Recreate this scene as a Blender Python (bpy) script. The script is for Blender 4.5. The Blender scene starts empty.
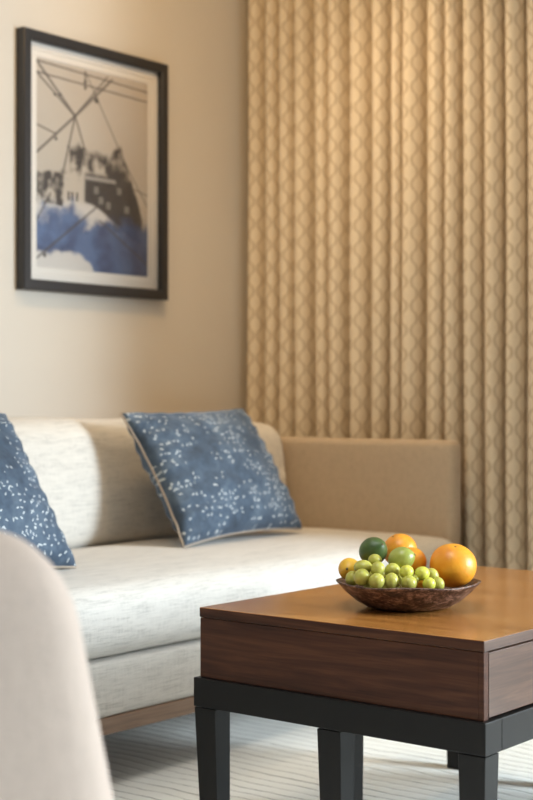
import bpy, bmesh, math, random
from mathutils import Vector, Matrix, Euler, noise
random.seed(7)
sc = bpy.context.scene
COL = sc.collection
PI = math.pi

# ------------------------------------------------------------------ camera numbers
F, CXP, HZ = 1446.0, 266.5, 400.0
CH = 0.90                       # lens height
CA, SA = 0.7804, 0.6252         # world Y runs 38.7 deg right of the view axis

def at(px, py, depth):
    lat = (px - CXP) / F * depth
    return Vector((lat * CA - depth * SA, lat * SA + depth * CA, CH - (py - HZ) * depth / F))

# ------------------------------------------------------------------ helpers
def tag(o, label=None, cat=None, group=None, kind=None):
    if label: o['label'] = label
    if cat: o['category'] = cat
    if group: o['group'] = group
    if kind: o['kind'] = kind
    return o

def empty(name, loc=(0, 0, 0), rot=(0, 0, 0)):
    o = bpy.data.objects.new(name, None)
    o.location = loc; o.rotation_euler = rot
    o.empty_display_size = 0.1
    COL.objects.link(o)
    return o

def obj(name, bm, mat, parent=None, smooth=True, loc=(0, 0, 0), rot=(0, 0, 0)):
    bmesh.ops.recalc_face_normals(bm, faces=bm.faces[:])
    me = bpy.data.meshes.new(name)
    bm.to_mesh(me); bm.free()
    if smooth:
        for p in me.polygons: p.use_smooth = True
    o = bpy.data.objects.new(name, me)
    if mat: me.materials.append(mat)
    o.location = loc; o.rotation_euler = rot
    COL.objects.link(o)
    if parent: o.parent = parent
    return o

def box(bm, lo, hi, bev=0.0, seg=2):
    r = bmesh.ops.create_cube(bm, size=1.0)
    vs = r['verts']
    lo = Vector(lo); hi = Vector(hi)
    for v in vs:
        v.co = Vector([(lo[i] + hi[i]) / 2 + v.co[i] * (hi[i] - lo[i]) for i in range(3)])
    if bev > 0:
        es = list({e for v in vs for e in v.link_edges})
        bmesh.ops.bevel(bm, geom=es, offset=bev, segments=seg, profile=0.5, affect='EDGES')

def bx(lo, hi, bev=0.0, seg=2):
    bm = bmesh.new(); box(bm, lo, hi, bev, seg); return bm

def lathe(prof, n=64, fn=None):
    bm = bmesh.new(); rings = []
    for k, (r, z) in enumerate(prof):
        if r < 1e-6:
            rings.append([bm.verts.new((0, 0, z))])
        else:
            ring = []
            for i in range(n):
                a = 2 * PI * i / n
                p = Vector((r * math.cos(a), r * math.sin(a), z))
                if fn: p = fn(p, a, k)
                ring.append(bm.verts.new(p))
            rings.append(ring)
    for a, b in zip(rings, rings[1:]):
        if len(a) == 1 and len(b) == 1: continue
        for i in range(n):
            j = (i + 1) % n
            if len(a) == 1: bm.faces.new((a[0], b[i], b[j]))
            elif len(b) == 1: bm.faces.new((a[i], a[j], b[0]))
            else: bm.faces.new((a[i], a[j], b[j], b[i]))
    return bm

def tube(pts, r, n=8, bm=None, closed=False):
    bm = bm or bmesh.new()
    pts = [Vector(p) for p in pts]; rings = []
    m = len(pts)
    up = Vector((0, 0, 1))
    for i, p in enumerate(pts):
        if closed: t = pts[(i + 1) % m] - pts[(i - 1) % m]
        else: t = pts[min(i + 1, m - 1)] - pts[max(i - 1, 0)]
        t.normalize()
        a = t.cross(up)
        if a.length < 1e-3: a = t.cross(Vector((1, 0, 0)))
        a.normalize(); b = t.cross(a)
        rr = r(i / max(1, m - 1)) if callable(r) else r
        rings.append([bm.verts.new(p + rr * (math.cos(2 * PI * k / n) * a + math.sin(2 * PI * k / n) * b)) for k in range(n)])
    rng = range(m) if closed else range(m - 1)
    for i in rng:
        A, B = rings[i], rings[(i + 1) % m]
        for k in range(n):
            bm.faces.new((A[k], A[(k + 1) % n], B[(k + 1) % n], B[k]))
    if not closed:
        bm.faces.new(rings[0]); bm.faces.new(rings[-1][::-1])
    return bm

def gridline(h, r, n):
    """coordinates over -h..h, dense near both ends"""
    e = [-h + r * (1 - math.cos(PI / 2 * k / 5)) for k in range(6)]
    mid = [(-h + r) + (2 * h - 2 * r) * k / n for k in range(1, n)]
    return e + mid + [-x for x in e[::-1]]

def soft_box(size, r, n=(10, 10, 6), warp=None):
    """closed box with rounded edges and dense faces; warp(p, q) moves the point p, q = -1..1 coords"""
    hx, hy, hz = [s / 2 for s in size]
    gx, gy, gz = gridline(hx, r, n[0]), gridline(hy, r, n[1]), gridline(hz, r, n[2])
    bm = bmesh.new(); cache = {}
    def vert(x, y, z):
        k = (round(x, 5), round(y, 5), round(z, 5))
        if k in cache: return cache[k]
        p = Vector((x, y, z))
        q = Vector((max(-hx + r, min(hx - r, x)), max(-hy + r, min(hy - r, y)), max(-hz + r, min(hz - r, z))))
        d = p - q
        if d.length > 1e-9: p = q + d.normalized() * r
        if warp: p = warp(p, Vector((p.x / hx, p.y / hy, p.z / hz)))
        cache[k] = bm.verts.new(p)
        return cache[k]
    def face(a, b, fixed, axis):
        for i in range(len(a) - 1):
            for j in range(len(b) - 1):
                c = []
                for (u, v) in ((a[i], b[j]), (a[i + 1], b[j]), (a[i + 1], b[j + 1]), (a[i], b[j + 1])):
                    co = [u, v]; co.insert(axis, fixed)
                    c.append(vert(*co))
                bm.faces.new(c)
    for s in (-1, 1):
        face(gy, gz, s * hx, 0); face(gx, gz, s * hy, 1); face(gx, gy, s * hz, 2)
    return bm

# ------------------------------------------------------------------ node helpers
class NT:
    def __init__(self, name):
        self.m = bpy.data.materials.new(name); self.m.use_nodes = True
        self.t = self.m.node_tree; self.t.nodes.clear()
        self.out = self.n('ShaderNodeOutputMaterial')
        self.b = self.n('ShaderNodeBsdfPrincipled')
        self.l(self.b.outputs[0], self.out.inputs[0])
    def n(self, ty, **kw):
        nd = self.t.nodes.new(ty)
        for k, v in kw.items(): setattr(nd, k, v)
        return nd
    def l(self, a, b): self.t.links.new(a, b)
    def set(self, **kw):
        for k, v in kw.items(): self.b.inputs[k.replace('_', ' ')].default_value = v
    def coords(self, scale=(1, 1, 1), out='Object', rot=(0, 0, 0)):
        tc = self.n('ShaderNodeTexCoord'); mp = self.n('ShaderNodeMapping')
        mp.inputs['Scale'].default_value = scale; mp.inputs['Rotation'].default_value = rot
        self.l(tc.outputs[out], mp.inputs['Vector'])
        return mp.outputs[0]
    def noise(self, vec, scale, detail=3, rough=0.55, dist=0.0):
        nd = self.n('ShaderNodeTexNoise')
        nd.inputs['Scale'].default_value = scale; nd.inputs['Detail'].default_value = detail
        nd.inputs['Roughness'].default_value = rough; nd.inputs['Distortion'].default_value = dist
        self.l(vec, nd.inputs['Vector'])
        return nd.outputs['Fac']
    def ramp(self, fac, stops):
        r = self.n('ShaderNodeValToRGB'); cr = r.color_ramp
        while len(cr.elements) < len(stops): cr.elements.new(0.5)
        for e, (p, c) in zip(cr.elements, stops):
            e.position = p
            e.color = (c, c, c, 1) if isinstance(c, (int, float)) else (*c, 1)
        self.l(fac, r.inputs[0])
        return r.outputs[0]
    def math(self, op, a, b=0.0, c=0.0):
        nd = self.n('ShaderNodeMath', operation=op)
        for i, v in enumerate((a, b, c)):
            if isinstance(v, (int, float)): nd.inputs[i].default_value = v
            else: self.l(v, nd.inputs[i])
        return nd.outputs[0]
    def mix(self, fac, a, b, mode='MIX'):
        nd = self.n('ShaderNodeMix', data_type='RGBA', blend_type=mode)
        if isinstance(fac, (int, float)): nd.inputs[0].default_value = fac
        else: self.l(fac, nd.inputs[0])
        for i, v in ((6, a), (7, b)):
            if isinstance(v, tuple): nd.inputs[i].default_value = (*v, 1)
            else: self.l(v, nd.inputs[i])
        return nd.outputs[2]
    def bump(self, h, strength=0.3, dist=0.002):
        nd = self.n('ShaderNodeBump')
        nd.inputs['Strength'].default_value = strength; nd.inputs['Distance'].default_value = dist
        self.l(h, nd.inputs['Height']); self.l(nd.outputs[0], self.b.inputs['Normal'])
    def color(self, c): self.l(c, self.b.inputs['Base Color'])

def plain(name, col, rough=0.6, **kw):
    k = NT(name); k.set(Base_Color=(*col, 1), Roughness=rough, **kw); return k.m

def mat_wall(name, c):
    k = NT(name); v = k.coords()
    f = k.noise(v, 1.3, 3); k.color(k.ramp(f, [(0.3, tuple(x * .97 for x in c)), (0.7, tuple(x * 1.03 for x in c))]))
    k.set(Roughness=0.75); k.bump(k.noise(v, 260, 2), 0.12, 0.001); return k.m

def mat_linen(name, c, amt=0.10, slub=1.0):
    k = NT(name)
    a = k.noise(k.coords((160, 9, 160)), 2.0, 3, 0.6)      # yarns along Y
    b = k.noise(k.coords((160, 160, 10)), 2.0, 3, 0.6)     # yarns along Z
    big = k.noise(k.coords((30, 4, 30)), 1.6, 2, 0.5)
    s = k.math('ADD', k.math('MULTIPLY', a, 0.5), k.math('ADD', k.math('MULTIPLY', b, 0.28), k.math('MULTIPLY', big, 0.22)))
    lo = tuple(x * (1 - 2.2 * amt) for x in c); hi = tuple(min(.92, x * (1 + .7 * amt)) for x in c)
    k.color(k.ramp(s, [(0.36, lo), (0.5, c), (0.64, hi)]))
    k.set(Roughness=0.9, Sheen_Weight=0.15, Sheen_Roughness=0.5)
    k.bump(s, 0.55 * slub, 0.003); return k.m

def mat_walnut(name, dark, mid, light, axis='x', rough=0.28, coat=0.35, spec=0.5):
    k = NT(name)
    s = {'x': (1.1, 9, 16), 'y': (9, 1.1, 16)}[axis]
    v = k.coords(s)
    f = k.noise(v, 2.2, 6, 0.6, 1.6)
    s2 = {'x': (5, 150, 150), 'y': (150, 5, 150)}[axis]
    g = k.noise(k.coords(s2), 1.5, 3, 0.6)
    h = k.math('ADD', k.math('MULTIPLY', f, 0.72), k.math('MULTIPLY', g, 0.28))
    k.color(k.ramp(h, [(0.34, dark), (0.5, mid), (0.68, light)]))
    k.set(Roughness=rough, Coat_Weight=coat, Coat_Roughness=0.18, Specular_IOR_Level=spec)
    k.bump(g, 0.06, 0.001); return k.m

M = {}
M['wall'] = mat_wall('wall_paint', (.63, .58, .51))
M['ceil'] = mat_wall('ceiling_paint', (.80, .76, .68))
M['floor'] = plain('floor_boards', (.30, .20, .12), .5)
M['linen'] = mat_linen('ivory_linen', (.71, .675, .62), .13)
M['linen_seat'] = mat_linen('ivory_linen_seat', (.65, .62, .575), .13, 1.4)
M['linen_shaded'] = mat_linen('ivory_linen_shaded', (.50, .395, .285), .08)  # same linen, with the shade on arms and backrest put into its colour
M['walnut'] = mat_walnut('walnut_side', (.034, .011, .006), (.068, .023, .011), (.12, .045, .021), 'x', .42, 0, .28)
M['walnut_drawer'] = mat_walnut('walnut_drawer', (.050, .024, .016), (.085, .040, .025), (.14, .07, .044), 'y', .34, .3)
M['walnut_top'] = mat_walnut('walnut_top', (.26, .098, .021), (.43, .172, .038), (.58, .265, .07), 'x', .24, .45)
M['oak'] = mat_walnut('plinth_wood', (.16, .10, .066), (.25, .16, .108), (.34, .235, .165), 'y', .5, .05)
M['espresso'] = plain('espresso_lacquer', (.008, .007, .0065), .40, Specular_IOR_Level=.28)
M['frame'] = plain('charcoal_frame', (.022, .022, .025), .38)
M['mat'] = plain('mount_board', (.76, .71, .65), .8)
M['piping'] = plain('taupe_piping', (.42, .34, .27), .85)
M['white'] = plain('white_paint', (.8, .8, .78), .5)
M['rod'] = plain('rod_metal', (.25, .2, .14), .4, Metallic=.8)

def mat_rug():
    k = NT('ribbed_rug')
    v = k.coords((1, 1, 1))
    sx = k.n('ShaderNodeSeparateXYZ'); k.l(v, sx.inputs[0])
    wob = k.math('MULTIPLY', k.math('SUBTRACT', k.noise(k.coords((5, 5, 5)), 1.0, 2), .5), .05)
    yy = k.math('ADD', sx.outputs[1], wob)
    rib = k.math('ABSOLUTE', k.math('SUBTRACT', k.math('FRACT', k.math('MULTIPLY', yy, 1 / .040)), .5))
    rib = k.math('MULTIPLY', rib, 2.0)                                # 0 in the groove centre .. 1
    cord = k.math('SMOOTH_MAX', 0.0, k.math('SUBTRACT', 1.0, k.math('POWER', rib, 5.0)), .1)
    fleck = k.noise(k.coords((22, 110, 60)), 2.0, 5, .75)
    long_ = k.noise(k.coords((1.6, 42, 2)), 1.4, 4, .7)
    h = k.math('ADD', k.math('MULTIPLY', cord, .34), k.math('ADD', k.math('MULTIPLY', fleck, .44), k.math('MULTIPLY', long_, .46)))
    k.color(k.ramp(h, [(.40, (.17, .175, .16)), (.54, (.62, .63, .60)), (.68, (.86, .87, .83))]))
    k.set(Roughness=.95)
    k.bump(k.math('ADD', cord, k.math('MULTIPLY', fleck, .6)),   .6, .006); return k.m
M['rug'] = mat_rug()

def mat_curtain():
    k = NT('ogee_curtain')
    tc = k.n('ShaderNodeTexCoord'); s = k.n('ShaderNodeSeparateXYZ'); k.l(tc.outputs['UV'], s.inputs[0])
    u = k.math('DIVIDE', s.outputs[0], .034); v = k.math('DIVIDE', s.outputs[1], .079)
    sw = k.math('SINE', k.math('MULTIPLY', v, 2 * PI))
    sn = k.math('MULTIPLY', k.math('MULTIPLY', k.math('SIGN', sw), k.math('POWER', k.math('ABSOLUTE', sw), .62)), .30)
    def line(sign, off):
        a = k.math('ADD', k.math('MULTIPLY', u, .5), off)
        a = k.math('ADD', a, k.math('MULTIPLY', sn, .5 * sign))
        return k.math('ABSOLUTE', k.math('SUBTRACT', k.math('FRACT', a), .5))
    d = k.math('MINIMUM', line(1, 0.0), line(-1, .5))
    ln = k.n('ShaderNodeMapRange', interpolation_type='SMOOTHSTEP'); k.l(d, ln.inputs[0])
    ln.inputs[1].default_value = .035; ln.inputs[2].default_value = .095
    ln.inputs[3].default_value = 1; ln.inputs[4].default_value = 0
    wv = k.noise(k.coords((300, 300, 60)), 1.0, 2)
    base = k.ramp(wv, [(.3, (.68, .58, .44)), (.7, (.75, .645, .49))])
    dark = k.ramp(wv, [(.3, (.48, .38, .255)), (.7, (.54, .43, .295))])
    k.color(k.mix(ln.outputs[0], base, dark))
    k.set(Roughness=.8, Sheen_Weight=.1)
    k.bump(wv, .15, .001); return k.m
M['curtain'] = mat_curtain()

def mat_velvet():
    k = NT('blue_velvet')
    v = k.coords()
    f = k.noise(v, 9, 4, .6); g = k.noise(k.coords((1, 1, 1)), 45, 3, .6)
    base = k.ramp(k.math('ADD', k.math('MULTIPLY', f, .7), k.math('MULTIPLY', g, .3)),
                  [(.30, (.024, .038, .060)), (.5, (.058, .090, .138)), (.70, (.13, .178, .24))])
    spots = None
    for scale, th in ((50, 7.0), (66, 3.0)):
        vo = k.n('ShaderNodeTexVoronoi', voronoi_dimensions='2D'); vo.inputs['Scale'].default_value = scale
        vo.inputs['Randomness'].default_value = 1.0
        k.l(v, vo.inputs['Vector'])
        d = k.n('ShaderNodeVectorMath', operation='SUBTRACT'); k.l(v, d.inputs[0]); k.l(vo.outputs['Position'], d.inputs[1])
        cs = k.n('ShaderNodeSeparateColor'); k.l(vo.outputs['Color'], cs.inputs[0])
        ro = k.n('ShaderNodeVectorRotate', rotation_type='Z_AXIS')
        k.l(d.outputs[0], ro.inputs['Vector']); k.l(k.math('MULTIPLY', cs.outputs[0], th), ro.inputs['Angle'])
        sx = k.n('ShaderNodeSeparateXYZ'); k.l(ro.outputs[0], sx.inputs[0])
        a = k.math('POWER', k.math('MULTIPLY', sx.outputs[0], 1 / .0046), 2.0)
        b = k.math('POWER', k.math('MULTIPLY', sx.outputs[1], 1 / .0018), 2.0)
        e = k.math('LESS_THAN', k.math('ADD', a, b), 1.0)
        cl = k.noise(v, 9, 2, .5)
        keep = k.math('LESS_THAN', cs.outputs[1], k.math('MULTIPLY', k.math('SUBTRACT', cl, .37), 1.9))
        e = k.math('MULTIPLY', e, keep)
        spots = e if spots is None else k.math('MAXIMUM', spots, e)
    k.color(k.mix(k.math('MULTIPLY', spots, .75), base, (.74, .79, .80)))
    k.set(Roughness=.75, Sheen_Weight=.4, Sheen_Roughness=.35)
    k.b.inputs['Sheen Tint'].default_value = (.55, .70, .95, 1)
    k.bump(k.math('ADD', f, k.math('MULTIPLY', g, .5)), .35, .01); return k.m
M['velvet'] = mat_velvet()

def mat_bowl():
    k = NT('mottled_bowl')
    v = k.coords((1, 1, 1.8))
    f = k.noise(v, 110, 5, .75); g = k.noise(v, 38, 3, .6)
    h = k.math('ADD', k.math('MULTIPLY', f, .65), k.math('MULTIPLY', g, .35))
    k.color(k.ramp(h, [(.40, (.018, .009, .007)), (.50, (.085, .042, .030)), (.60, (.34, .21, .16))]))
    k.set(Roughness=.38); k.bump(h, .5, .003); return k.m
M['bowl'] = mat_bowl()

def mat_peel(name, lo, hi, pore=230, rough=.38, bump=.25, patch=22):
    k = NT(name); v = k.coords()
    k.color(k.ramp(k.noise(v, patch, 3), [(.32, lo), (.68, hi)]))
    k.set(Roughness=rough, Subsurface_Weight=.12, Subsurface_Scale=.01)
    k.b.inputs['Subsurface Radius'].default_value = (1, .5, .2)
    k.bump(k.noise(v, pore, 2), bump, .0015); return k.m
M['orange'] = mat_peel('orange_peel', (.80, .27, .015), (.90, .40, .03))
M['lemon'] = mat_peel('yellow_peel', (.80, .43, .03), (.86, .55, .06))
M['lime_dark'] = mat_peel('dark_green_peel', (.035, .075, .02), (.10, .16, .035), 260, .42, .3)
M['lime'] = mat_peel('green_peel', (.24, .29, .045), (.44, .46, .10), 260, .35, .2)
M['stem'] = plain('dry_stem', (.33, .22, .09), .8)
M['scar'] = plain('stem_scar', (.16, .12, .05), .8)

def mat_grape(name, a, b):
    k = NT(name); v = k.coords()
    k.color(k.ramp(k.noise(v, 45, 3), [(.3, a), (.7, b)]))
    k.set(Roughness=.30, Subsurface_Weight=.45, Subsurface_Scale=.008, IOR=1.4)
    k.b.inputs['Subsurface Radius'].default_value = (1, .9, .3); return k.m
M['grape'] = mat_grape('green_grape', (.42, .42, .07), (.57, .54, .13))
M['grape_bright'] = mat_grape('bright_green_grape', (.58, .60, .065), (.70, .68, .13))

# ------------------------------------------------------------------ the room
XW, YW = -3.30, 4.20            # picture wall, window wall
X1, Y0, ZC = 4.4, -4.0, 2.65
tag(obj('floor', bx((XW, Y0, -.06), (X1, YW, 0)), M['floor'], smooth=False), kind='structure')
tag(obj('ceiling', bx((XW - .12, Y0, ZC), (X1, YW + .15, ZC + .08)), M['ceil'], smooth=False), kind='structure')
tag(obj('wall_left', bx((XW - .12, Y0, -.06), (XW, YW + .15, ZC)), M['wall'], smooth=False), kind='structure')
tag(obj('wall_right', bx((X1, Y0 - .12, -.06), (X1 + .12, YW + .15, ZC)), M['wall'], smooth=False), kind='structure')
WX0, WX1, WZ0, WZ1 = .0, 3.60, .04, 2.35
bm = bmesh.new()
box(bm, (XW, YW, -.06), (WX0, YW + .15, ZC)); box(bm, (WX1, YW, -.06), (X1, YW + .15, ZC))
box(bm, (-1.42, 3.63, 0), (-1.28, YW, ZC))          # made-up pier between curtain and window, added to shade the picture wall
box(bm, (WX0, YW, -.06), (WX1, YW + .15, WZ0)); box(bm, (WX0, YW, WZ1), (WX1, YW + .15, ZC))
tag(obj('wall_front', bx((XW - .12, Y0 - .12, -.06), (X1, Y0, ZC)), M['wall'], smooth=False), kind='structure')
tag(obj('wall_back', bm, M['wall'], smooth=False), kind='structure')
bm = bmesh.new()
for lo, hi in (((WX0, WZ0), (WX0 + .06, WZ1)), ((WX1 - .06, WZ0), (WX1, WZ1)), ((WX0 + .06, WZ0), (WX1 - .06, WZ0 + .06)), ((WX0 + .06, WZ1 - .06), (WX1 - .06, WZ1))):
    box(bm, (lo[0], YW + .06, lo[1]), (hi[0], YW + .12, hi[1]), .004)
tag(obj('window_1', bm, M['white'], smooth=False), kind='structure')

# rug
tag(obj('rug', bx((XW + .12, -.6, 0), (1.2, 3.60, .012), .004), M['rug'], smooth=False),
    'cream ribbed rug with grey stripes under the coffee table and sofa', 'rug')
RZ = .012

# ------------------------------------------------------------------ curtain
def xcur(px, Y=4.02):
    r = (px - CXP) / F
    d = Y / (SA * r + CA)
    return d * (CA * r - SA)
edges = [236, 250, 268, 281, 297, 317, 330, 351, 374, 391, 402, 428, 444, 463, 485, 504, 527, 548, 566, 590, 611, 632, 655, 680, 704, 728, 750]
ridges = [xcur(e) + .058 for e in edges]
def curtain():
    pts = []                    # profile: (x, y-offset)
    NS = 16
    for i in range(len(ridges) - 1):
        a, b = ridges[i], ridges[i + 1]
        w = b - a
        amp = min(.068, .55 * w + .004) * (2.1 if edges[i + 1] in (281, 317, 351, 391, 463, 504) else 1.25)
        amp = min(amp, .112)
        
        for j in range(NS):
            t = j / NS
            sh = (1 - math.cos(2 * PI * t)) / 2
            sh = sh ** 1.35
            xx = a + w * (t + +.12 * math.sin(2 * PI * t))
            pts.append((xx, amp * 2 * sh))
    pts.append((ridges[-1], 0))
    pts = [p for p in pts if p[0] > ridges[1] - .036]
    bm = bmesh.new(); uvl = bm.loops.layers.uv.new('UVMap')
    zs = [.03 + (2.56 - .03) * k / 34 for k in range(35)]
    rows = []
    arc = [0]
    for p, q in zip(pts, pts[1:]): arc.append(arc[-1] + math.hypot(q[0] - p[0], q[1] - p[1]))
    for k, z in enumerate(zs):
        row = []
        for i, (x, y) in enumerate(pts):
            dx = .007 * noise.noise(Vector((x * 5, z * .9, 3))) + .004 * (z - 1.3) * math.sin(x * 9)
            sc_ = 1.0 + .08 * noise.noise(Vector((x * 6, z * .8, 9)))
            row.append(bm.verts.new((max(x + dx, XW + .008), 3.945 + y * sc_ + .004 * noise.noise(Vector((x * 8, z * 2, 1))), z)))
        rows.append(row)
    for k in range(len(zs) - 1):
        for i in range(len(pts) - 1):
            f = bm.faces.new((rows[k][i], rows[k][i + 1], rows[k + 1][i + 1], rows[k + 1][i]))
            for lp, (ii, kk) in zip(f.loops, ((i, k), (i + 1, k), (i + 1, k + 1), (i, k + 1))):
                lp[uvl].uv = (arc[ii], zs[kk])
    return bm
root = tag(empty('curtain', (0, 0, 0)), 'full-length beige pleated curtain with an oval trellis pattern behind the sofa', 'curtain')
c = obj('fabric', curtain(), M['curtain'], root)
md = c.modifiers.new('thick', 'SOLIDIFY'); md.thickness = .002
c = obj('curtain_rod', tube([(XW + .002, 4.04, 2.585), (-1.43, 4.04, 2.585)], .014, 12), M['rod'], root)

# ------------------------------------------------------------------ framed picture
def lerp(a, b, t): return tuple(x + (y - x) * t for x, y in zip(a, b))
def sst(a, b, x):
    t = max(0, min(1, (x - a) / (b - a))); return t * t * (3 - 2 * t)
def seg(u, v, a, b):
    ax, ay = a; bx_, by = b; dx, dy = bx_ - ax, by - ay
    t = max(0, min(1, ((u - ax) * dx + (v - ay) * dy * 1.9) / (dx * dx + dy * dy * 1.9)))
    return math.hypot(u - ax - t * dx, (v - ay - t * dy) * 1.38)
def nz(x, y, s, sd=0): return noise.fractal(Vector((x * s, y * s * 1.38, sd)), 1.0, 2.0, 4)
WIRES = [((.0, .985), (.33, .755), .006), ((.0, .93), (.33, .755), .005), ((.33, .755), (.66, .975), .006), ((.33, .755), (.62, .985), .004),
         ((.33, .755), (.0, .545), .006), ((.33, .755), (.43, .575), .005), ((.33, .755), (.20, .40), .005), ((.0, .985), (1, .955), .004),
         ((.0, .93), (1, .905), .004), ((.42, .985), (.80, .55), .003), ((.80, .55), (1, .36), .003), ((.42, .985), (.42, .90), .005),
         ((.0, .68), (.17, .65), .004), ((.0, .04), (.55, .34), .005), ((.55, .26), (1, .06), .004), ((.0, .22), (.12, .36), .004), ((.66, .48), (1, .42), .003)]
KNOTS = [(.20, .845, .017), (.155, .84, .014), (.52, .855, .026), (.165, .628, .017), (.42, .935, .018), (.42, .905, .014), (.27, .60, .011), (.40, .60, .016), (.07, .06, .02)]
def art(u, v):                  # u right, v up, 0..1
    c = (.50, .44, .37)
    c = lerp(c, (.54, .47, .40), sst(.4, 1, v) * .6)
    c = lerp(c, (.5, .42, .34), .35 * sst(.1, .6, nz(u, v, 2.2, 4) + .2))
    ink = (.035, .03, .03)
    # street and buildings
    n = nz(u, v, 7, 2); n2 = nz(u, v * .6, 18, 7)
    pale = (.60, .56, .52)
    gl_ = .36 - .12 * sst(.4, 1, u) + .02 * n
    c = lerp(c, pale, sst(0, .05, gl_ - v))
    def mass(lo, hi, a, b, soft=.02):
        return sst(0, soft, v - lo) * sst(0, soft * 1.6, hi - v) * sst(a - .01, a + .02, u) * (1 - sst(b - .02, b + .01, u))
    up = .615 + .03 * n + .05 * sst(.60, .74, u)
    if u > .74: up = .68 - (u - .74) * 1.75 + .02 * n
    d = mass(.45, up, .28, .95, .03) * (.42 + .9 * n + .7 * n2 + .25 * sst(.58, .75, u))
    d = max(d, mass(.33 - .17 * sst(.42, .95, u), min(up, .50), .41, .95) * (.93 + .35 * n2))
    d = max(d, mass(.30 + .01 * n, .475 + .03 * n, -.05, .24) * (.55 + 1.3 * n2 + .3 * n))
    d = max(d, mass(.43, .50 + .03 * n, .20, .42) * (.35 + .8 * n))
    d = max(d, (1 if u > .66 else 0) * mass(.20, up - .03, .66, .95) * (.62 + .5 * n))
    c = lerp(c, ink, max(0, min(.97, d * 1.3)))
    if .455 < v < .475 and .42 < u < .70: c = lerp(c, (.50, .46, .42), .6)
    for (wx, wy) in ((.56, .36), (.63, .34), (.52, .41), (.73, .42), (.80, .33)):
        if abs(u - wx) < .022 and abs(v - wy) < .018: c = lerp(c, (.45, .42, .38), .4)
    for wx in (.275, .305, .345):
        if abs(u - wx) < .008 and abs(v - .36) < .022: c = ink
    # blue wash
    edge = .285 + .03 * nz(u, 0, 4, 5) + .07 * math.exp(-((u - .30) / .06) ** 2) - .04 * math.exp(-((u - .44) / .07) ** 2) + .05 * nz(u, v, 9, 8)
    botm = .05 + .02 * math.exp(-((u - .25) / .16) ** 2) + .03 * nz(u, v, 8, 3) - .12 * sst(.40, .58, u)
    b = sst(-.02, .06, edge - v) * sst(0, .03, v - botm)
    blue = lerp((.025, .055, .15), (.075, .135, .28), max(0, min(1, .5 + 1.2 * nz(u, v, 6, 6))))
    c = lerp(c, lerp(blue, (.03, .05, .13), .55 * sst(.5, 1, u)), .95 * b)
    for a, e, w in WIRES:
        d = seg(u, v, a, e)
        c = lerp(c, (.07, .06, .055), .8 * (1 - sst(w * .9, w * 2.1, d)))
    for x, y, r in KNOTS:
        d = math.hypot(u - x, (v - y) * 1.38)
        c = lerp(c, ink, .95 * (1 - sst(r * .5, r, d)))
    return c
PW, PH, FB, FD = .637, .784, .032, .036     # outer width, height, moulding width, depth
PY0, PZ0 = 2.917, 1.232
pic = tag(empty('framed_picture', (XW + .0005, PY0 + PW / 2, PZ0 + PH / 2)), 'black framed print of a street with overhead wires and blue wash, hung above the sofa', 'picture')
bm = bmesh.new()
hw, hh = PW / 2, PH / 2
sec = [(0, 0), (0, FD - .003), (.003, FD), (FB - .004, FD), (FB, FD - .004), (FB, .006), (FB, 0)]
loops = []
for (iy, ix) in sec:
    loops.append([bm.verts.new((ix, s * (hw - iy), t * (hh - iy))) for s, t in ((-1, -1), (1, -1), (1, 1), (-1, 1))])
for a, b in zip(loops, loops[1:] + loops[:1]):
    for i in range(4):
        bm.faces.new((a[i], a[(i + 1) % 4], b[(i + 1) % 4], b[i]))
obj('frame', bm, M['frame'], pic, smooth=False)
MB = .039
iw, ih = hw - FB, hh - FB
def ring(y1, z1, y2, z2, x1, x2):
    bm = bmesh.new()
    A = [bm.verts.new((x1, s * y1, t * z1)) for s, t in ((-1, -1), (1, -1), (1, 1), (-1, 1))]
    B = [bm.verts.new((x1, s * y2, t * z2)) for s, t in ((-1, -1), (1, -1), (1, 1), (-1, 1))]
    Cc = [bm.verts.new((x2, s * (y2 - .003), t * (z2 - .003))) for s, t in ((-1, -1), (1, -1), (1, 1), (-1, 1))]
    for P, Q in ((A, B), (B, Cc)):
        for i in range(4): bm.faces.new((P[i], P[(i + 1) % 4], Q[(i + 1) % 4], Q[i]))
    return bm
bmr = ring(iw, ih, iw - .020, ih - .020, .0145, .0115)
obj('mount', bmr, M['mat'], pic, smooth=False)
bmr = ring(iw - .019, ih - .019, iw - MB, ih - MB, .011, .0085)
obj('inner_mount', bmr, M['mat'], pic, smooth=False)
NU, NV = 190, 250
bm = bmesh.new(); cl = bm.verts.layers.float_color.new('Col')
aw, ah = iw - MB - .002, ih - MB - .002
g = []
for j in range(NV + 1):
    row = []
    for i in range(NU + 1):
        u, v = i / NU, j / NV
        vt = bm.verts.new((.008, -aw + 2 * aw * u, -ah + 2 * ah * v)); cc = art(u, v)
        vt[cl] = (*cc, 1); row.append(vt)
    g.append(row)
for j in range(NV):
    for i in range(NU): bm.faces.new((g[j][i], g[j][i + 1], g[j + 1][i + 1], g[j + 1][i]))
k = NT('street_print'); a = k.n('ShaderNodeVertexColor', layer_name='Col'); k.color(a.outputs[0]); k.set(Roughness=.6)
obj('print', bm, k.m, pic, smooth=False)
k = NT('picture_glass'); k.t.nodes.remove(k.b)
tr = k.n('ShaderNodeBsdfTransparent'); gl = k.n('ShaderNodeBsdfGlossy'); gl.inputs['Roughness'].default_value = .06
fr = k.n('ShaderNodeFresnel'); fr.inputs[0].default_value = 1.22; mx = k.n('ShaderNodeMixShader')
k.l(fr.outputs[0], mx.inputs[0]); k.l(tr.outputs[0], mx.inputs[1]); k.l(gl.outputs[0], mx.inputs[2]); k.l(mx.outputs[0], k.out.inputs[0])
obj('glass', bx((.017, -iw - .001, -ih - .001), (.0185, iw + .001, ih + .001)), k.m, pic, smooth=False)

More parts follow.
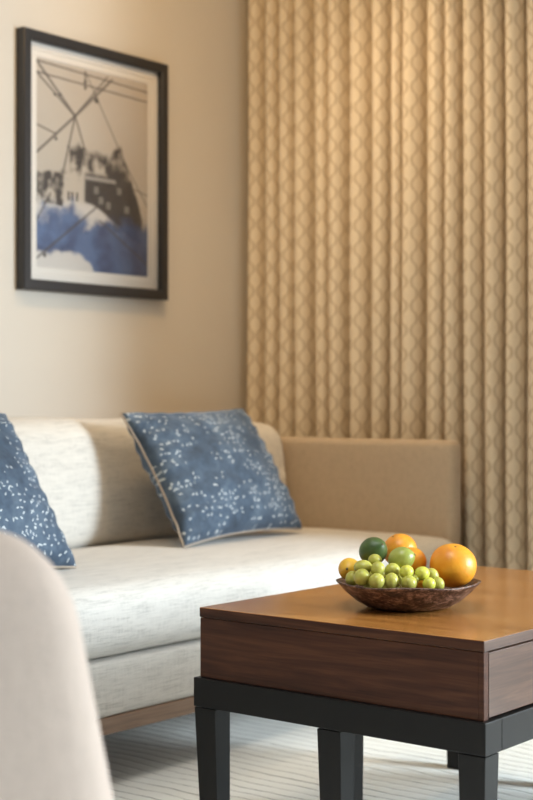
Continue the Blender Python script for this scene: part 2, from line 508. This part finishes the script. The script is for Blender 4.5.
# ------------------------------------------------------------------ sofa
SY0, SY1, SXF, SXB = 1.62, 3.882, -2.30, -3.26
AT = .066                       # arm thickness
sofa = tag(empty('sofa', ((SXF + SXB) / 2, (SY0 + SY1) / 2, RZ)), 'long ivory linen sofa with thin square arms and a wooden plinth against the wall', 'sofa')
def sobj(name, bm, mat, lo_hi_center, smooth=True):
    return obj(name, bm, mat, sofa, smooth, loc=Vector(lo_hi_center) - Vector(sofa.location))
cx = (SXF + SXB) / 2; cy = (SY0 + SY1) / 2; L = SY1 - SY0
sobj('plinth', bx((-(SXF - SXB) / 2, -L / 2 + .01, -.02), ((SXF - SXB) / 2 - .006, L / 2 - .01, .02), .003), M['oak'], (cx, cy, .168), False)
def rip(amp, s): return lambda p: amp * noise.noise(Vector((p.x * s, p.y * s * .7, p.z * s)))
w1 = rip(.003, 9)
sobj('base', soft_box((SXF - SXB - .004, L - .004, .130), .014, (8, 24, 4), lambda p, q: p + Vector((w1(p), 0, 0))), M['linen_seat'], (cx - .002, cy, .187 + .0655), True)
def seat_warp(p, q):
    p = p.copy()
    ex = max(0, 1 - abs(q.x) ** 3); ey = max(0, 1 - abs(q.y) ** 10)
    if q.z > 0: p.z += .022 * ex * ey * q.z
    if q.x > 0: p.x += .014 * (1 - q.z ** 2) * q.x
    nn = noise.noise(Vector((p.x * 3, p.y * 5, p.z * 8 + 4)))
    p.z += .004 * nn * (1 if q.z > -.2 else 0)
    p.x += .004 * noise.noise(Vector((p.x * 2, p.y * 11, p.z * 3))) * (1 if q.x > 0.3 else 0)
    return p
sx0, sx1 = -3.00, SXF + .004
sobj('seat_cushion', soft_box((sx1 - sx0, L - 2 * AT - .006, .158), .045, (14, 40, 6), seat_warp), M['linen_seat'], ((sx0 + sx1) / 2, cy, .318 + .079))
# back rest (behind) and the long back cushion
sobj('backrest', soft_box((.11, L - 2 * AT - .004, .47), .03, (4, 20, 8)), M['linen_shaded'], (SXB + .055, cy, .32 + .235))
def back_warp(p, q):
    p = p.copy()
    lean = (p.z + .18) * -.10
    if q.x > 0: p.x += .030 * (1 - q.z ** 2) * (1 - abs(q.y) ** 8)
    p.x += lean + .004 * noise.noise(Vector((1, p.y * 4, p.z * 5)))
    if q.z > 0: p.z += .010 * noise.noise(Vector((p.x * 3, p.y * 3.2, 2))) - .032 * abs(q.y) ** 5
    return p
bcY0, bcY1 = SY0 + AT + .004, SY1 - AT - .004
NB = 2
for i in range(NB):
    y0 = bcY0 + (bcY1 - bcY0) * i / NB; y1 = bcY0 + (bcY1 - bcY0) * (i + 1) / NB
    if NB == 2: y0, y1 = ((bcY0, 2.02), (2.024, bcY1))[i]
    sobj('back_cushion', soft_box((.185, y1 - y0 - .004, .372), .06, (6, 26, 10), back_warp), M['linen'], (-3.022, (y0 + y1) / 2, .474 + .186))
for s in (-1, 1):
    yc = SY1 - AT / 2 if s > 0 else SY0 + AT / 2
    sobj('arm', soft_box((SXF - SXB - .028, AT, .455), .022, (14, 3, 10), lambda p, q: p + Vector((0, .003 * noise.noise(Vector((p.x * 5, 2, p.z * 5))), 0))), M['linen_shaded'], (cx - .014, yc, .320 + .2275))
for ix in (SXF - .10, SXB + .10):
    for iy in (SY0 + .32, SY1 - .32):
        bm = bmesh.new(); r = bmesh.ops.create_cone(bm, cap_ends=True, segments=20, radius1=.017, radius2=.026, depth=.136)
        sobj('leg', bm, M['oak'], (ix, iy, RZ + .068))

# ------------------------------------------------------------------ scatter cushions
def pillow_pos(u, v, side, W, H, T, seed):
    ax = W / 2 * u * (1 - .075 * (1 - v * v)); az = H / 2 * v * (1 - .085 * (1 - u * u))
    e = max(0.0, (1 - u * u)) * max(0.0, (1 - v * v))
    t = T / 2 * (e ** .42)
    rim = 1 - min(1, e * 3)
    wr = noise.noise(Vector((u * 4 + seed, v * 4, side * 3))) * .010 * (e ** .3 if e > 0 else 0)
    # pleats running in from the seams
    wr += .006 * math.sin(v * 26 + 3 * noise.noise(Vector((v * 3, seed, 1)))) * sst(.55, .93, abs(u)) * (e ** .25 if e > 0 else 0)
    wr += .004 * math.sin(u * 24 + seed) * sst(.6, .95, abs(v)) * (e ** .25 if e > 0 else 0)
    return Vector((ax, az, side * (t + wr)))
PILLOWS = []
def pillow(name, label, origin, xdir, ydir, W, H, T, seed):
    N = 44
    z = xdir.cross(ydir).normalized(); y = z.cross(xdir).normalized(); x = xdir.normalized()
    rot = Matrix((x, y, z)).transposed().to_euler()
    rt = tag(empty(name, origin, rot), label, 'cushion', 'blue cushions on the sofa')
    bm = bmesh.new(); gr = {}
    def sp(i): 
        a = -1 + 2 * i / N; return math.copysign(1 - (1 - abs(a)) ** 1.35, a)
    for sd in (1, -1):
        for i in range(N + 1):
            for j in range(N + 1):
                border = i in (0, N) or j in (0, N)
                if border and sd == -1: gr[i, j, -1] = gr[i, j, 1]; continue
                gr[i, j, sd] = bm.verts.new(pillow_pos(sp(i), sp(j), sd, W, H, T, seed))
    for sd in (1, -1):
        for i in range(N):
            for j in range(N):
                f = [gr[i, j, sd], gr[i + 1, j, sd], gr[i + 1, j + 1, sd], gr[i, j + 1, sd]]
                bm.faces.new(f if sd > 0 else f[::-1])
    obj('cover', bm, M['velvet'], rt)
    path = []
    for k in range(160):
        s = k / 40
        e = int(s); t = (s - e) * 2 - 1
        u, v = ((t, -1), (1, t), (-t, 1), (-1, -t))[e]
        p = pillow_pos(u, v, 1, W, H, T, seed); p.z = -.005 + .003 * noise.noise(Vector((u * 5, v * 5, seed))); path.append(p)
    obj('piping', tube(path,   .0036, 8, closed=True), M['piping'], rt)
    PILLOWS.append(rt)
    return rt
def place_pillow(name, label, BL, BR, TL, W, H, T, seed):
    x = (BR - BL).normalized(); y = (TL - BL); y = (y - x * y.dot(x)).normalized()
    c = BL + x * W / 2 + y * H / 2
    return pillow(name, label, c, x, y, W, H, T, seed)
place_pillow('scatter_cushion', 'blue velvet cushion with white flecks leaning in front of the sofa arm, whole in view',
             Vector((-2.665, 2.97, .492)), Vector((-2.683, 3.525, .502)), Vector((-2.888, 2.97, .85)), .548, .424, .185, 2.0)
place_pillow('scatter_cushion', 'blue velvet cushion half cut off by the photo edge, partly behind the armchair',
             Vector((-2.555, 1.93, .485)), Vector((-2.57, 2.48, .487)), Vector((-2.80, 1.93, .845)), .548, .44, .185, 6.0)

from mathutils.bvhtree import BVHTree
def bvh(o):
    bpy.context.view_layer.update()
    m = o.matrix_world; me = o.data
    return BVHTree.FromPolygons([m @ v.co for v in me.vertices], [tuple(p.vertices) for p in me.polygons])
sofa_trees = [bvh(o) for o in sofa.children]
def settle(rt, step, tries):
    for k in range(tries):
        hit = False
        for ch in rt.children:
            b = bvh(ch)
            if any(b.overlap(t) for t in sofa_trees): hit = True; break
        if not hit: break
        rt.location += Vector(step)
    print('settled', rt.name, k)
for rt in PILLOWS:
    z0 = rt.location.z
    settle(rt, (.004, -.0047, .0012), 26)
# ------------------------------------------------------------------ coffee table
TX0, TX1, TY0, TY1, TZ = -1.846, -1.2175, 2.097, 3.035, .50
tb = tag(empty('coffee_table', ((TX0 + TX1) / 2, (TY0 + TY1) / 2, RZ)), 'square-edged walnut coffee table on a black legged base', 'coffee table')
def tobj(name, bm, mat, smooth=False):
    o = obj(name, bm, mat, tb, smooth)
    o.location = -Vector(tb.location)
    return o
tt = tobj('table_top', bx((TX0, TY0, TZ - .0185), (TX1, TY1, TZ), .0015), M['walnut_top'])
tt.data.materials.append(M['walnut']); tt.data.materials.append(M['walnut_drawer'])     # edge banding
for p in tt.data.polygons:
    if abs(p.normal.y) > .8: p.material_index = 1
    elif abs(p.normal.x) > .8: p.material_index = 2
bm = bx((TX0 + .0012, TY0 + .0012, TZ - .134), (TX1 - .012, TY1 - .0012, TZ - .0195), .001)
box(bm, (TX1 - .012, TY0 + .0012, TZ - .134), (TX1 - .0012, TY0 + .016, TZ - .0195), .0008)
box(bm, (TX1 - .012, TY1 - .016, TZ - .134), (TX1 - .0012, TY1 - .0012, TZ - .0195), .0008)
tobj('body', bm, M['walnut'])
ym = (TY0 + TY1) / 2
for (a, b) in ((TY0 + .0185, ym - .0015), (ym + .0015, TY1 - .0185)):
    tobj('drawer', bx((TX1 - .0115, a, TZ - .131), (TX1 - .0016, b, TZ - .022), .001), M['walnut_drawer'])
fx0, fx1, fy0, fy1 = TX0 - .008, TX1 + .007, TY0 - .008, TY1 + .008
fz1, fz0 = TZ - .1345, TZ - .190
bm = bmesh.new()
box(bm, (fx0, fy0, fz0), (fx1, fy0 + .055, fz1), .0015); box(bm, (fx0, fy1 - .055, fz0), (fx1, fy1, fz1), .0015)
box(bm, (fx0, fy0 + .055, fz0), (fx0 + .055, fy1 - .055, fz1), .0015); box(bm, (fx1 - .055, fy0 + .055, fz0), (fx1, fy1 - .055, fz1), .0015)
tobj('base_rail', bm, M['espresso'])
LX, LY = .052, .046
def leg(x0, y0, ox, oy):        # ox, oy: side(s) that taper: -1, 1 or 0 for both
    bm = bmesh.new()
    tp = .011
    def rect(z, k):
        x1_, y1_ = x0 + LX, y0 + LY
        a = x0 + (k if ox < 0 else (k / 2 if ox == 0 else 0)); b = x1_ - (k if ox > 0 else (k / 2 if ox == 0 else 0))
        c_ = y0 + (k if oy < 0 else (k / 2 if oy == 0 else 0)); d = y1_ - (k if oy > 0 else (k / 2 if oy == 0 else 0))
        return [bm.verts.new(p) for p in ((a, c_, z), (b, c_, z), (b, d, z), (a, d, z))]
    t = rect(fz0 - .0015, 0); m = rect(RZ + .0005, tp)
    for i in range(4): bm.faces.new((t[i], t[(i + 1) % 4], m[(i + 1) % 4], m[i]))
    bm.faces.new(t); bm.faces.new(m[::-1])
    bmesh.ops.bevel(bm, geom=bm.edges[:], offset=.001, segments=1, affect='EDGES')
    tobj('leg', bm, M['espresso'])
ins = .001
xa, xm, xb = fx0 + ins, (fx0 + fx1) / 2 - LX / 2, fx1 - ins - LX
ya, ymid, yb = fy0 + ins, (fy0 + fy1) / 2 - LY / 2, fy1 - ins - LY
for (x, y, ox, oy) in ((xa, ya, -1, -1), (xm, ya, 0, -1), (xb, ya, 1, -1), (xa, ymid, -1, 0), (xb, ymid, 1, 0), (xa, yb, -1, 1), (xm, yb, 0, 1), (xb, yb, 1, 1)):
    leg(x, y, ox, oy)

# ------------------------------------------------------------------ bowl and fruit
BC = Vector((-1.5335, 2.351, TZ + .0005))
prof = [(0, .0), (.066, .0), (.082, .0035), (.100, .0135), (.119, .029), (.132, .0425), (.1385, .049), (.1395, .0515), (.137, .0525),
        (.129, .0465), (.114, .0335), (.096, .0185), (.078, .0095), (.05, .007), (0, .0065)]
def bw(p, a, k):
    if p.z > .02 or k > 8:
        f = 1 + .012 * math.sin(3 * a + 1) * (p.z / .05)
        p = Vector((p.x * f, p.y * f, p.z + .0016 * math.sin(5 * a) * (p.z / .05)))
    return p
tag(obj('fruit_bowl', lathe(prof, 96, bw), M['bowl'], loc=BC), 'shallow dark mottled brown bowl holding fruit on the walnut table', 'bowl')

def fruit_bm(rx, rz, nip=0.0, dimp=.0, seed=0, n=32, lump=.012):
    pr = []
    K = 26
    for i in range(K + 1):
        t = PI * i / K
        r = rx * math.sin(t); z = -rz * math.cos(t)
        if nip:
            e = abs(math.cos(t)) ** 14
            z += math.copysign(nip * e, z)
        if dimp and z > 0: z -= dimp * math.exp(-(r / (rx * .22)) ** 2)
        pr.append((r if 0 < i < K else 0, z))
    def fn(p, a, k):
        s = 1 + lump * noise.noise(p * 28 + Vector((seed, 0, 0)))
        return p * s
    return lathe(pr, n, fn)
def fruit(name, label, cat, px, py, depth, rx, rz, mat, rot=(0, 0, 0), nip=0, dimp=0, seed=0, group=None, scar=False, lump=.012):
    o = obj(name, fruit_bm(rx, rz, nip, dimp, seed, lump=lump), M[mat], loc=at(px, py, depth), rot=rot)
    tag(o, label, cat, group)
    if scar:
        b = lathe([(0, -.0008), (.0022, -.0006), (.0026, .0006), (.0016, .0016), (0, .0018)], 10)
        obj('stem_end', b, M['scar'], o, loc=(0, 0, rz + nip - dimp - .0006))
    return o
V = (0, 0, math.radians(38.7))
fruit('orange', 'largest bright orange at the right-hand rim of the fruit bowl', 'orange', 452.8, 565.5, 2.80, .0455, .0425, 'orange', (.25, .2, .3), 0, .003, 1, 'citrus fruit in the bowl', True, .03)
fruit('orange', 'orange at the back and top of the fruit pile, behind both limes', 'orange', 400, 550.5, 2.885, .0345, .0335, 'orange', (.4, -.3, 0), 0, .002, 2, 'citrus fruit in the bowl', True)
fruit('orange', 'orange wedged directly behind the pale green lime', 'orange', 411.5, 562, 2.82, .0295, .0285, 'orange', (.5, .3, 0), 0, .002, 3, 'citrus fruit in the bowl', True)
fruit('mandarin', 'small mandarin showing only as a speck between the lowest grapes', 'mandarin', 420, 584.5, 2.752, .0235, .022, 'orange', (0, 0, 0), 0, .002, 4, 'citrus fruit in the bowl')
fruit('lemon', 'yellow lemon at the left-hand rim of the fruit bowl', 'lemon', 349.3, 569, 2.80, .0215, .0235, 'lemon', (1.45, 0, .45), .003, 0, 5, 'citrus fruit in the bowl', True)
fruit('lime', 'dark green lime sitting highest on the left of the fruit pile', 'lime', 373.2, 551, 2.83, .027, .0295, 'lime_dark', (.5, 1.0, .3), .003, 0, 6, 'citrus fruit in the bowl', True)
fruit('lime', 'pale green lime on top of the grapes in the middle of the bowl', 'lime', 401.5, 558.6, 2.765, .0225, .0255, 'lime', (.2, 1.25, .62), .0015, 0, 7, 'citrus fruit in the bowl', True)

# the bunch of grapes: px, py, depth, half-width, half-height (mm), roll, bright?
GR = [(363, 567.2, 2.735, 16.5, 13, 0, 0), (374.8, 560.3, 2.765, 12.5, 11.5, 0, 0), (377.8, 569, 2.715, 12.5, 13.5, .2, 0), (352.3, 578.6, 2.752, 12.5, 14, .3, 0),
      (362, 580.6, 2.712, 14.5, 15.5, .2, 0), (376.8, 582.6, 2.695, 14.5, 14, 0, 0), (391.7, 581.6, 2.700, 13, 16, .1, 0), (392.5, 570.5, 2.735, 14, 13.5, 0, 0),
      (406.8, 572.2, 2.712, 13, 12.5, .2, 1), (409, 583.3, 2.698, 14.5, 14, 0, 0), (422, 573.4, 2.715, 13.5, 12.5, 0, 1), (429, 584, 2.698, 11.5, 12, 0, 1),
      (432.3, 575.6, 2.748, 11.5, 14, -.4, 0), (438.3, 584.2, 2.725, 11, 13, -.2, 0),
      (384, 577, 2.745, 12, 12, 0, 0), (400, 580, 2.745, 12, 12, 0, 0), (368, 575, 2.765, 12, 12, 0, 0), (415, 579, 2.71, 8, 8, 0, 0),
      (370, 588, 2.73, 12, 11, 0, 0), (388, 589, 2.73, 12, 11, 0, 0), (404, 590, 2.735, 12, 11, 0, 0)]
G0 = at(391, 582, 2.74)
def min_gap(p, r):              # clearance of a ball from the inside of the bowl
    q = p - BC; rho = math.hypot(q.x, q.y); g = 9
    for (r1, z1), (r2, z2) in zip(prof[6:], prof[7:]):
        for k in range(5):
            rr, zz = r1 + (r2 - r1) * k / 4, z1 + (z2 - z1) * k / 4
            g = min(g, math.hypot(rho - rr * .99, q.z - zz - .0015) - r * 1.02)
    return g if q.z > .005 else -1
bunch = tag(empty('grape_bunch', G0), 'bunch of green grapes heaped along the near side of the fruit bowl', 'grapes')
for i, (px, py, d, a, b, roll, br) in enumerate(GR):
    p = at(px, py, d) - G0
    bm = fruit_bm(a / 945, b / 945, 0, 0, i * 3.1, 22, .02)
    while min_gap(p + G0, max(a, b) / 945) < 0: p.z += .001
    obj('grape', bm, M['grape_bright' if br else 'grape'], bunch, loc=p, rot=(0, roll + random.uniform(-.1, .1), math.radians(38.7)))
pts = [at(366, 584, 2.745), at(380, 577, 2.735), at(393, 577, 2.725), at(402, 588, 2.692), at(412, 579, 2.73), at(430, 580, 2.735)]
bm = tube([p - G0 for p in pts], .0017, 8)
for a, b in ((1, (377, 573, 2.725)), (2, (391, 574, 2.73)), (3, (400, 589, 2.69)), (3, (404.5, 586.5, 2.695)), (4, (407, 575, 2.72)), (5, (423, 576, 2.72))):
    tube([pts[a] - G0, at(*b) - G0], .0011, 6, bm)
obj('stem', bm, M['stem'], bunch)

# ------------------------------------------------------------------ armchair, close to the lens
M['chair'] = mat_linen('blush_linen', (.68, .545, .46), .05)
CB = at(-201, 606, 1.30)
ch = empty('armchair', (CB.x, CB.y, RZ), (0, 0, math.radians(75)))      # local +y = the way it faces, local x = its width
tag(ch, 'pale blush upholstered armchair back, blurred, close to the lens', 'armchair')
def back_w(p, q):
    p = p.copy()
    p.x *= 1 - .215 * (q.z + .5) 
    if q.z > 0: p.z += .016 * (1 - q.x ** 2)
    p.y += -.05 * (q.z + 1) * .5 - .02 * (1 - q.x ** 2) * (1 - q.z ** 2) * (1 if q.y < 0 else -.5)
    return p
obj('backrest', soft_box((.66, .17, .52), .084, (14, 5, 12), back_w), M['chair'], ch, loc=(0, .0, .50))
obj('seat_cushion', soft_box((.46, .50, .15), .04, (8, 8, 4)), M['chair'], ch, loc=(0, .32, .37))
obj('seat_base', soft_box((.60, .55, .14), .02, (8, 8, 4)), M['chair'], ch, loc=(0, .32, .222))
for s in (-1, 1):
    obj('arm', soft_box((.075, .54, .40), .03, (3, 10, 8)), M['chair'], ch, loc=(s * .27, .32, .355))
for s in (-1, 1):
    for yy in (.09, .54):
        bm = bmesh.new(); bmesh.ops.create_cone(bm, cap_ends=True, segments=16, radius1=.014, radius2=.022, depth=.142)
        obj('leg', bm, M['oak'], ch, loc=(s * .24, yy, .071))

# ------------------------------------------------------------------ light
def area(name, loc, rot, sx, sy, energy, col, spread=180):
    l = bpy.data.lights.new(name, 'AREA'); l.shape = 'RECTANGLE'; l.size = sx; l.size_y = sy
    l.energy = energy; l.color = col; l.spread = math.radians(spread)
    o = bpy.data.objects.new(name, l); o.location = loc; o.rotation_euler = rot; COL.objects.link(o); return o
# daylight: the sky beyond the tall window, falling in obliquely and downwards
def aim(o, d): o.rotation_euler = Vector(d).to_track_quat('-Z', 'Y').to_euler()
for x in (1.0, 1.75, 2.5, 3.2):
    o = area('window_daylight', (x, YW - .02, 1.52), (0, 0, 0), .62, 1.4, 58, (.78, .91, 1.0), 122)
    aim(o, (-.86, -.50, -.57))
o = area('window_daylight', (.36, YW - .02, .62), (0, 0, 0), .58, .95, 15, (.78, .91, 1.0), 150)  # extra low panel, added to bring a sheen onto the table legs
aim(o, (-.80, -.60, -.15))
def lamp(x, y, to, e, col, size, blend=1.0, soft=.10):      # spots at ceiling height: warm room lamps, plus added fill lights
    l = bpy.data.lights.new('ceiling_spot_fill', 'SPOT'); l.energy = e; l.color = col; l.spot_size = math.radians(size); l.spot_blend = blend; l.shadow_soft_size = soft
    o = bpy.data.objects.new('ceiling_spot_fill', l); o.location = (x, y, ZC - .04); COL.objects.link(o)
    aim(o, Vector(to) - Vector(o.location))
WARM = (1.0, .645, .30)
lamp(-2.35, 2.95, (-3.2, 3.9, 1.6), 60, WARM, 115)
lamp(-2.3, 1.75, (-3.3, 2.4, 1.8), 58, WARM, 115)
lamp(-1.2, 2.95, (-2.1, 4.0, .45), 52, (1.0, .75, .48), 105)  # added fill to brighten the lower curtain, no known lamp
lamp(-2.75, 3.2, (-2.05, 4.0, .55), 58, (1.0, .75, .48), 105)  # added fill from the left, so the curtain folds darken on their right
lamp(-1.35, 1.75, (-1.5, 1.9, 0), 200, (.97, .98, 1.0), 88, .9, .5)  # added neutral fill for seat top, rug and table, no known lamp
w = bpy.data.worlds.new('World'); sc.world = w; w.use_nodes = True
bg = w.node_tree.nodes['Background']; bg.inputs[0].default_value = (1.0, .93, .84, 1); bg.inputs[1].default_value = .42

# ------------------------------------------------------------------ camera
cam = bpy.data.cameras.new('Camera'); co = bpy.data.objects.new('Camera', cam); COL.objects.link(co)
cam.sensor_fit = 'HORIZONTAL'; cam.sensor_width = 24.0; cam.lens = F / 533 * 24.0
co.location = (0, 0, CH); co.rotation_euler = (math.radians(90), 0, math.atan2(SA, CA))
cam.clip_start = .02
cam.dof.use_dof = True; cam.dof.focus_distance = 2.66; cam.dof.aperture_fstop = 3.9
sc.camera = co
vs = sc.view_settings
sc.display_settings.display_device = 'sRGB'
vs.view_transform = 'Standard'; vs.look = 'None'; vs.exposure = -0.55; vs.gamma = 1.0; vs.use_curve_mapping = False
